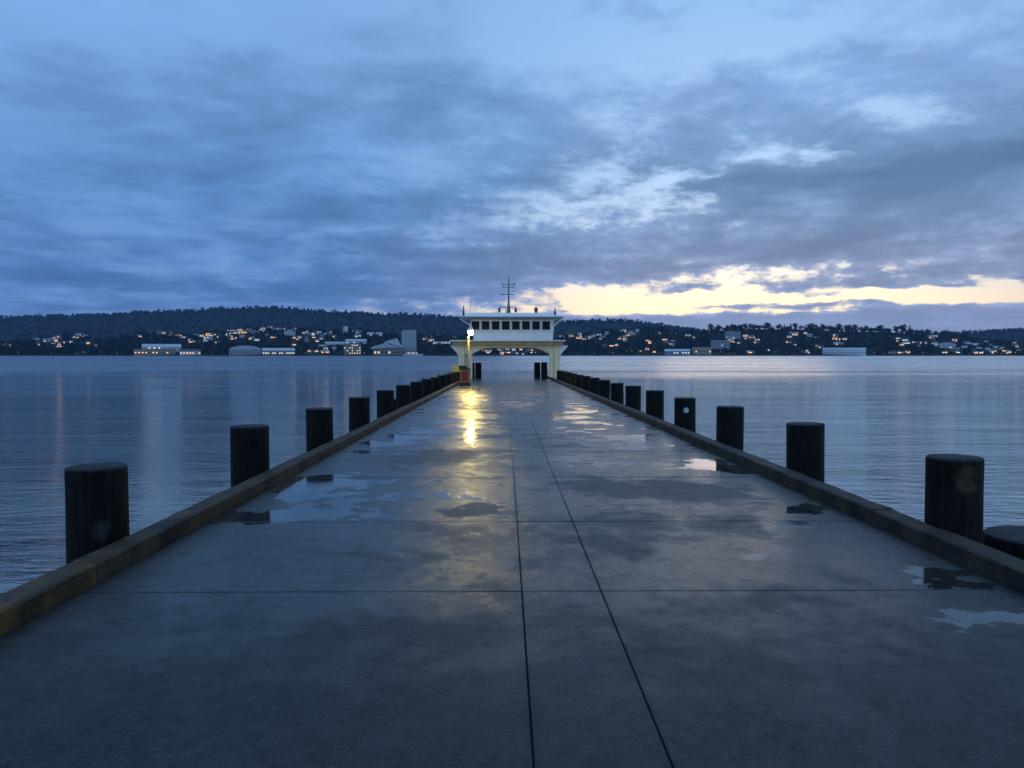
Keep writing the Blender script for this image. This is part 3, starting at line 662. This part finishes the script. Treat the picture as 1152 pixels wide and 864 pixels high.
# scattered houses: (u, v of base, kind of light) per neighbourhood
hoods = [
 ('on the far left slope', 'houses on the far left slope', [(7,389,0),(24,383,0),(33,381.5,0),(41,383,0),(50,383,0),(56,384,0),(63,384.5,1),(67,380,1),(44,388,1),(59,388,2),(73,386,1),(80,386,1),(85,380,2),(89,376.5,2),(99,387,1)]),
 ('on the slope above the white waterside shed', 'houses above the left white shed', [(156,380,1),(173,375,1),(184,376,3),(188,376,1),(203,378.5,1),(217,385,2),(224,386,2),(231,385,2),(227,379,1),(234,378,1),(240,377.5,1),(248,378,1),(254,377.5,2),(262,382,1),(236,383,0)]),
 ('on the crest behind the boat shed', 'houses on the crest behind the boat shed', [(263,373.5,0),(268,373,0),(274,373,2),(280,373,0),(286,374,0),(292,374,0),(296,370,1),(304,368.5,1),(311,369.5,1),(318,369.5,1),(324,370,1),(331,370,1),(272,380,0),(284,380.5,0),(300,378,0)]),
 ('between the boat shed and the sail roofed building', 'houses behind the left waterfront', [(331,381,1),(335,383,1),(331,389,1),(343,377,0),(348,377.5,0),(353,377.5,2),(360,376.5,0),(366,377,0),(371,376.5,0),(357,385,1),(348,396,1),(354,396.5,1),(399,373.5,1),(402,377,0),(345,385,0),(362,391,0),(376,394,0)]),
 ('on the slope right behind the gantry', 'houses behind the gantry', [(479,377,1),(485,384,1),(495,378,1),(511,372,2),(545,395.5,1),(553,396,2),(560,394.5,2),(565,396,2),(571,394,2),(578,394.5,2),(564,399,1),(581,398.5,2),(589,399,2),(597,395,1),(604,397,1)]),
 ('on the slope just right of the gantry', 'houses just right of the gantry', [(636,377,1),(652,378,1),(664,381.5,1),(674,377.5,2),(678,380,0),(688,390,1),(698,382,2),(703,382,1),(700,374,0),(717,374,0),(729,384,1),(731,387,1),(728,394,1),(742,376,1),(748,383,1),(755,388,1),(774,378.5,1),(758,375,0),(766,373.5,0),(712,377,0)]),
 ('in the woods of the long dark rise right of centre', 'houses on the long wooded rise', [(788,373,0),(832,387,2),(822,384,1),(846,381,1),(852,383,1),(842,397.5,1),(864,395,2),(888,380,1),(887,386,1),(894,388.5,1),(895,376,1),(906,376,1),(919,380.5,2),(939,382,1),(943,383,1),(920,390,1),(908,397.5,1),(947,388,0)]),
 ('on the built up slope at the far right', 'houses at the far right', [(1004,397.8,1),(1013,397.8,1),(1021,397.5,1),(1011,381.5,2),(1017,387,2),(1022,387,2),(1029,386,1),(1035,387,1),(1041,387.5,2),(1048,381,1),(1051,388,1),(1074,385,1),(1064,397.5,1),(1072,396,0),(1079,397.5,2),(1085,393,0),(1090,389,0),(1096,388.5,1),(1098,398,1),(1104,398,1),(1108,389,0),(1114,389,2),(1120,393,0),(1127,394.5,1),(1134,395.5,1),(1131,398,2),(1141,388,1),(1147,388,1),(1118,398,1),(1102,393.5,0),(1111,395,0),(1146,396,0)]),
]
looks = {0: ('unlit house', 0., 'w_soft'), 1: ('house with amber windows', .75, 'w_warm'), 2: ('house with white windows', .7, 'w_white'), 3: ('house with red windows', .8, 'w_red')}
walls = ['h_white', 'h_grey', 'h_white', 'h_tan']; roofs = ['r_pale', 'r_dark', 'r_pale', 'r_red', 'r_dark']
random.seed(21)
for where, grp, lst in hoods:
    lst = lst + [(u+random.uniform(-9, 9), min(397.5, v+random.uniform(-3, 3.5)), random.choice((0, 1, 1, 1, 2))) for u, v, t in lst for _ in (0, 1) if random.random() < .62 and not 505 < u < 545]
    for u, v, t in lst:
        nm, lit, lm = looks[t]; wpx = random.uniform(3.2, 6.6); hpx = random.uniform(2.2, 3.8)
        rsn = random.choice((1, 2)) if hpx > 3.2 else 1
        wl = random.choice(walls) if t == 0 else random.choice(['h_tan', 'h_grey', 'h_grey', 'h_white'])
        B('house', f'small {nm} {where}', 'house', u-wpx/2, u+wpx/2, v-hpx, v, None, wl, 'r_pale' if t == 0 and random.random() < .7 else random.choice(roofs), random.choice(['gable', 'gablef', 'flat']), rsn, random.choice((2, 3)), lit, lm, group=grp + ', ' + nm)
# street lamps on the far shore
lamp_sets = [('along the left waterfront', 'lamps on the left waterfront', [2, 8, 24, 43, 46, 60, 88, 96, 112, 120, 134, 150, 205, 213, 232, 240, 250, 296, 300, 303, 306, 309, 345, 352, 372, 410, 415]),
 ('along the waterfront just right of the gantry', 'lamps on the waterfront right of the gantry', [638, 642, 649, 668, 690, 705, 711, 718, 727, 734, 741, 745, 798, 803, 807, 811, 816, 820, 824, 828]),
 ('along the right waterfront', 'lamps on the right waterfront', [845, 858, 873, 885, 903, 908, 912, 985, 996, 1001, 1007, 1018, 1024, 1040, 1053, 1061, 1066, 1093, 1097, 1101, 1106, 1116, 1124, 1128, 1138, 1145])]
lp = None
for where, grp, lst in lamp_sets:
    for u in lst:
        D = random.uniform(1501, 1512) if random.random() < .75 else random.uniform(1520, 1600); x = (u-VX)/F*D; z = nh(u, D)
        if lp is None:
            lp = bpy.data.objects.new('street_lamp', None); col.objects.link(lp)
            obj('post', tube(bmesh.new(), (0, 0, -1), (0, 0, 5), .12, .08, 6), 'dark', lp)
            bm = bmesh.new(); bmesh.ops.create_icosphere(bm, subdivisions=1, radius=.42); obj('lantern', bm, 'l_warm', lp, (0, 0, 5.2)); o = lp
        else: o = copy_tree(lp)
        if random.random() < .3:
            for ch in o.children:
                if ch.name.startswith('lantern'): ch.data = ch.data.copy(); ch.data.materials[0] = M['l_white']
        s_ = random.uniform(.6, 1.25); o.scale = (s_, s_, s_*random.uniform(.7, 1.1))
        o.location = (x, D, z); setp(o, f'small glowing lamp {where} of the far shore', 'street lamp', grp)
# ------------------------------------------------------------------ woodland (one uncountable mass)
rs = random.Random(5); bm = bmesh.new(); cnt = 0
for _ in range(5200):
    u = rs.uniform(-300, 1450); t = rs.random(); D = D0+8 + (D1-D0-10)*t
    if not (-20 < u < 1172) and rs.random() < .6: continue
    ok = True
    for (bu, bD, bw) in blocks:
        if abs(u-bu) < bw+1.0 and D-8 < bD+8 and bD - D < 75: ok = False; break
    if not ok: continue
    x = (u-VX)/F*D; h = rs.uniform(8, 15) * (1.0 if t > .1 else .8)
    crown_into(bm, Vector((x, D, nh(u, D)+h*.45)), h*.42, h*.5, 34, rs, 1.9); cnt += 1
setp(obj('woodland', bm, 'leaf'), 'dark woodland covering the slopes of the far shore', 'woodland', None, 'stuff')
bm = bmesh.new()
for _ in range(3800):
    u = rs.uniform(-300, 1450); D = D3 - abs(rs.gauss(0, 1))*160 if rs.random() < .5 else rs.uniform(D2+300, D3)
    if fh(u, D) < 15: continue
    x = (u-VX)/F*D; h = rs.uniform(10, 24)
    crown_into(bm, Vector((x, D, fh(u, D)+h*.3)), h*.5, h*.5, 14, rs, 4.2)
setp(obj('hill_forest', bm, 'leaf'), 'forest covering the far hills', 'forest', None, 'stuff')
# ------------------------------------------------------------------ haze
hz = box(-6200, 6200, -300, 5200, -9, 260)
hm = bpy.data.materials.new('haze'); hm.use_nodes = True; nt = hm.node_tree; nt.nodes.remove(nt.nodes['Principled BSDF'])
pv = nt.nodes.new('ShaderNodeVolumePrincipled'); pv.inputs['Color'].default_value = (.36, .58, 1.0, 1); pv.inputs['Density'].default_value = 5.5e-5
pv.inputs['Anisotropy'].default_value = 0.2
nt.links.new(pv.outputs[0], nt.nodes['Material Output'].inputs['Volume'])
HAZE = True
if HAZE: setp(obj('haze', hz, hm), 'thin blue evening haze over the harbour', 'haze', None, 'stuff')
# ------------------------------------------------------------------ sky
w = bpy.data.worlds.new('World'); sc.world = w; w.use_nodes = True; nt = w.node_tree; g = G(nt)
bg = nt.nodes['Background']
dirv = g.coord('Generated'); X, Y, Z = g.sep(dirv)
Zc = g.m('MAXIMUM', Z, 0.)
# cloud-deck coordinates: where the sight line meets a flat layer of cloud
inv = g.m('DIVIDE', 1., g.m('ADD', Zc, .085))
px_ = g.m('MULTIPLY', X, inv); py_ = g.m('MULTIPLY', Y, inv)
P = g.xyz(px_, py_, 0.)
n1 = g.noise(g.mapping(P, (1, 1, 1), (3.1, 1.7, 0)), 1.15, 7, .56, .25)
n2 = g.noise(g.mapping(P, (1, 1, 1), (9.4, 4.2, 0)), .42, 4, .5, .3)
n3 = g.noise(g.mapping(P, (1, 1, 1), (1.4, 8.2, 0)), 4.2, 5, .6, .2)
n4 = g.noise(g.mapping(dirv, (1, 1, 2.6), (2, 5, 1)), 9., 6, .58, .3)
Yc = g.m('MAXIMUM', Y, .15)
wv = g.m('MULTIPLY', g.m('SUBTRACT', n4, .5), .10)
S = g.m('ADD', g.m('DIVIDE', X, Yc), wv); T = g.m('ADD', g.m('DIVIDE', Z, Yc), g.m('MULTIPLY', wv, .25))
blobs = [  # weather picture: centre, size, amount (plus = cloud, minus = break)
 (150, 230, 420, 170, .38), (370, 140, 180, 70, .16), (585, 30, 90, 70, -.42), (800, 50, 150, 35, -.30), (660, 170, 80, 40, .1), (1000, 60, 120, 60, .2), (1100, 60, 120, 40, -.05), (640, 100, 80, 40, .20),
 (960, 225, 230, 62, .42), (1110, 230, 120, 80, .3), (770, 165, 60, 40, .25), (880, 105, 70, 30, .26), (1075, 100, 60, 24, .22),
 (735, 212, 70, 22, -.42), (680, 190, 60, 40, -.22), (895, 180, 80, 13, -.50), (1010, 138, 90, 14, -.30), (790, 292, 50, 7, -.35), (955, 286, 50, 6, -.32), (1060, 283, 40, 5, -.3), (560, 232, 60, 8, -.25), (850, 262, 60, 6, -.2), (590, 215, 50, 30, -.10),
 (400, 215, 28, 12, -.16), (425, 112, 40, 16, -.22), (700, 290, 230, 26, .36), (980, 280, 200, 18, .25),
 (880, 338, 240, 14, -1.1), (850, 306, 60, 7, -.38), (740, 316, 35, 5, -.3), (800, 334, 26, 2.6, .7), (690, 331, 26, 3, .6), (1020, 345, 50, 3, .6), (1125, 330, 26, 3, .7), (1080, 306, 60, 6, -.3), (1000, 300, 40, 6, -.3), (690, 341, 48, 13, -.8), (1130, 328, 120, 11, -1.0), (575, 305, 60, 12, .3), (700, 312, 80, 10, .25), (860, 318, 25, 5, .5), (1065, 318, 30, 4, .5), (1090, 292, 70, 9, -.42), (905, 300, 60, 9, -.40), (820, 318, 60, 10, -.35),
 (990, 321, 46, 5.5, 1.1), (930, 330, 30, 3, .8), (890, 326, 26, 3, .7), (1075, 322, 40, 3, .8), (740, 330, 22, 2.5, .6), (820, 345, 45, 2.2, .5), (925, 341, 62, 3.6, .9), (860, 342, 30, 2.5, .5), (785, 323, 26, 4, .8), (1110, 301, 75, 9, .75), (1040, 336, 60, 3, .5), (975, 341, 16, 3.5, .7),
 (1010, 366, 290, 14, 1.8), (1140, 350, 90, 9, 1.0), (770, 364, 90, 7, 1.2), (428, 337, 18, 5, -.45), (500, 337, 24, 4.5, -.45), (560, 350, 40, 4, -.3), (470, 334, 110, 14, .4), (560, 326, 50, 10, .4), (80, 330, 300, 30, .2), (300, 352, 160, 6, -.2)]
bias = None
for u, v, ru, rv, k in blobs:
    e = g.ell(S, T, (u-VX)/F, (HY-v)/F, ru/F, rv/F)
    t = g.m('MULTIPLY', g.m('EXPONENT', g.m('MULTIPLY', e, -.7)), k)
    bias = t if bias is None else g.m('ADD', bias, t)
n5 = g.noise(g.mapping(dirv, (1, 1, 2.2), (6, 1, 4)), 26., 6, .6, .2)
n6 = g.noise(g.mapping(dirv, (1, 1, 1.8), (1, 7, 4)), 60., 4, .6, .2)
lowel = g.m('MULTIPLY', g.smooth(Z, .24, .08, .22, 1.), g.smooth(X, -.35, .05, .25, 1.))
finet = g.m('MULTIPLY', g.m('ADD', g.m('MULTIPLY', g.m('SUBTRACT', n5, .5), 2.0), g.m('MULTIPLY', g.m('SUBTRACT', n6, .5), .9)), lowel)
tex = g.m('ADD', finet, g.m('ADD', g.m('ADD', g.m('MULTIPLY', g.m('SUBTRACT', n1, .5), 1.35), g.m('MULTIPLY', g.m('SUBTRACT', n2, .5), .7)), g.m('ADD', g.m('MULTIPLY', g.m('SUBTRACT', n3, .5), .75), g.m('MULTIPLY', g.m('SUBTRACT', n4, .5), 1.1))))
val = g.m('ADD', g.m('ADD', bias, .52), tex)
az = g.m('MULTIPLY', g.m('ARCTAN2', X, Y), 180/math.pi)
soft = g.smooth(az, -16., 8., .46, .23)
soft = g.m('ADD', soft, g.smooth(Z, .16, .05, 0., .07))
cover = g.smooth(val, g.m('SUBTRACT', .52, soft), g.m('ADD', .52, soft))
thick = g.smooth(val, .55, 1.35)
# clear sky behind the clouds
def ramp(fac, stops):
    n = nt.nodes.new('ShaderNodeValToRGB'); cr = n.color_ramp; cr.interpolation = 'B_SPLINE' if False else 'LINEAR'
    while len(cr.elements) < len(stops): cr.elements.new(.5)
    for e_, (p, c) in zip(cr.elements, stops): e_.position = p; e_.color = (*c, 1)
    g._in(n.inputs[0], fac); return n.outputs[0]
SA = 17.
el = g.m('MULTIPLY', g.m('ARCSINE', Zc), 180/math.pi/40.)        # 0..1 for 0..40 degrees
da = g.m('MULTIPLY', g.m('SUBTRACT', az, SA), 1/24.)
glow = g.m('EXPONENT', g.m('MULTIPLY', g.m('MULTIPLY', da, da), -1.))
warmc = ramp(el, [(0, (1.05, .70, .46)), (.05, (1.20, .91, .54)), (.085, (1.20, .94, .56)), (.13, (.95, .83, .66)), (.2, (.52, .62, .74)), (.32, (.36, .51, .72)), (.45, (.28, .44, .67)), (.6, (.22, .38, .62)), (1, (.13, .26, .48))])
coolc = ramp(el, [(0, (.15, .22, .38)), (.1, (.11, .21, .39)), (.3, (.10, .22, .43)), (.6, (.135, .28, .52)), (1, (.14, .28, .50))])
clear = g.mix(glow, coolc, warmc)
sky = nt.nodes.new('ShaderNodeTexSky'); sky.sky_type = 'NISHITA'; sky.sun_disc = False
sky.sun_elevation = math.radians(.5); sky.sun_rotation = math.radians(SA); sky.ozone_density = 3.
skc = g.mix(1., sky.outputs[0], (.08, .08, .08), 'MULTIPLY')
clear = g.mix(.12, clear, skc)
cw = ramp(el, [(0, (.16, .21, .33)), (.07, (.18, .23, .36)), (.13, (.155, .195, .295)), (.3, (.082, .150, .268)), (.55, (.115, .21, .38)), (1, (.12, .22, .40))])
cc = ramp(el, [(0, (.075, .150, .315)), (.12, (.050, .118, .275)), (.3, (.060, .145, .31)), (.55, (.098, .20, .39)), (1, (.10, .21, .40))])
cloud = g.mix(g.smooth(az, -16., 14.), cc, cw)
lightc = g.mix(1., cloud, (1.42, 1.36, 1.30), 'MULTIPLY')
cloud = g.mix(thick, lightc, cloud)
cloud = g.mix(1., cloud, g.xyz(*[g.smooth(n1, .25, .75, 1.18, .84)]*3), 'MULTIPLY')
skyc = g.mix(cover, clear, cloud)
back = g.smooth(Y, -.3, .35, 1.15, 1.)
skyc = g.mix(1., skyc, g.xyz(back, back, back), 'MULTIPLY')
# below the horizon (never seen directly past the water)
skyc = g.mix(g.smooth(Z, -.02, -.002), (.03, .05, .09), skyc)
nt.links.new(skyc, bg.inputs['Color']); bg.inputs['Strength'].default_value = 1.5
w.cycles.sampling_method = 'MANUAL'; w.cycles.sample_map_resolution = 512
# last light of the sun, just under the cloud
sd = bpy.data.lights.new('sun', 'SUN'); sd.energy = .04; sd.angle = math.radians(12); sd.color = (1, .8, .6)
so = bpy.data.objects.new('sun', sd); col.objects.link(so); so.rotation_euler = (math.radians(90-3), 0, math.radians(180-SA)); 
# ------------------------------------------------------------------ render settings
vs = sc.view_settings; vs.view_transform = 'Standard'; vs.look = 'None'; vs.exposure = 0.12; vs.gamma = 1; vs.use_curve_mapping = False
sc.render.engine = 'CYCLES'
sc.cycles.volume_bounces = 0; sc.cycles.sample_clamp_indirect = 6
try: sc.cycles.denoising_prefilter = 'ACCURATE'
except Exception: pass
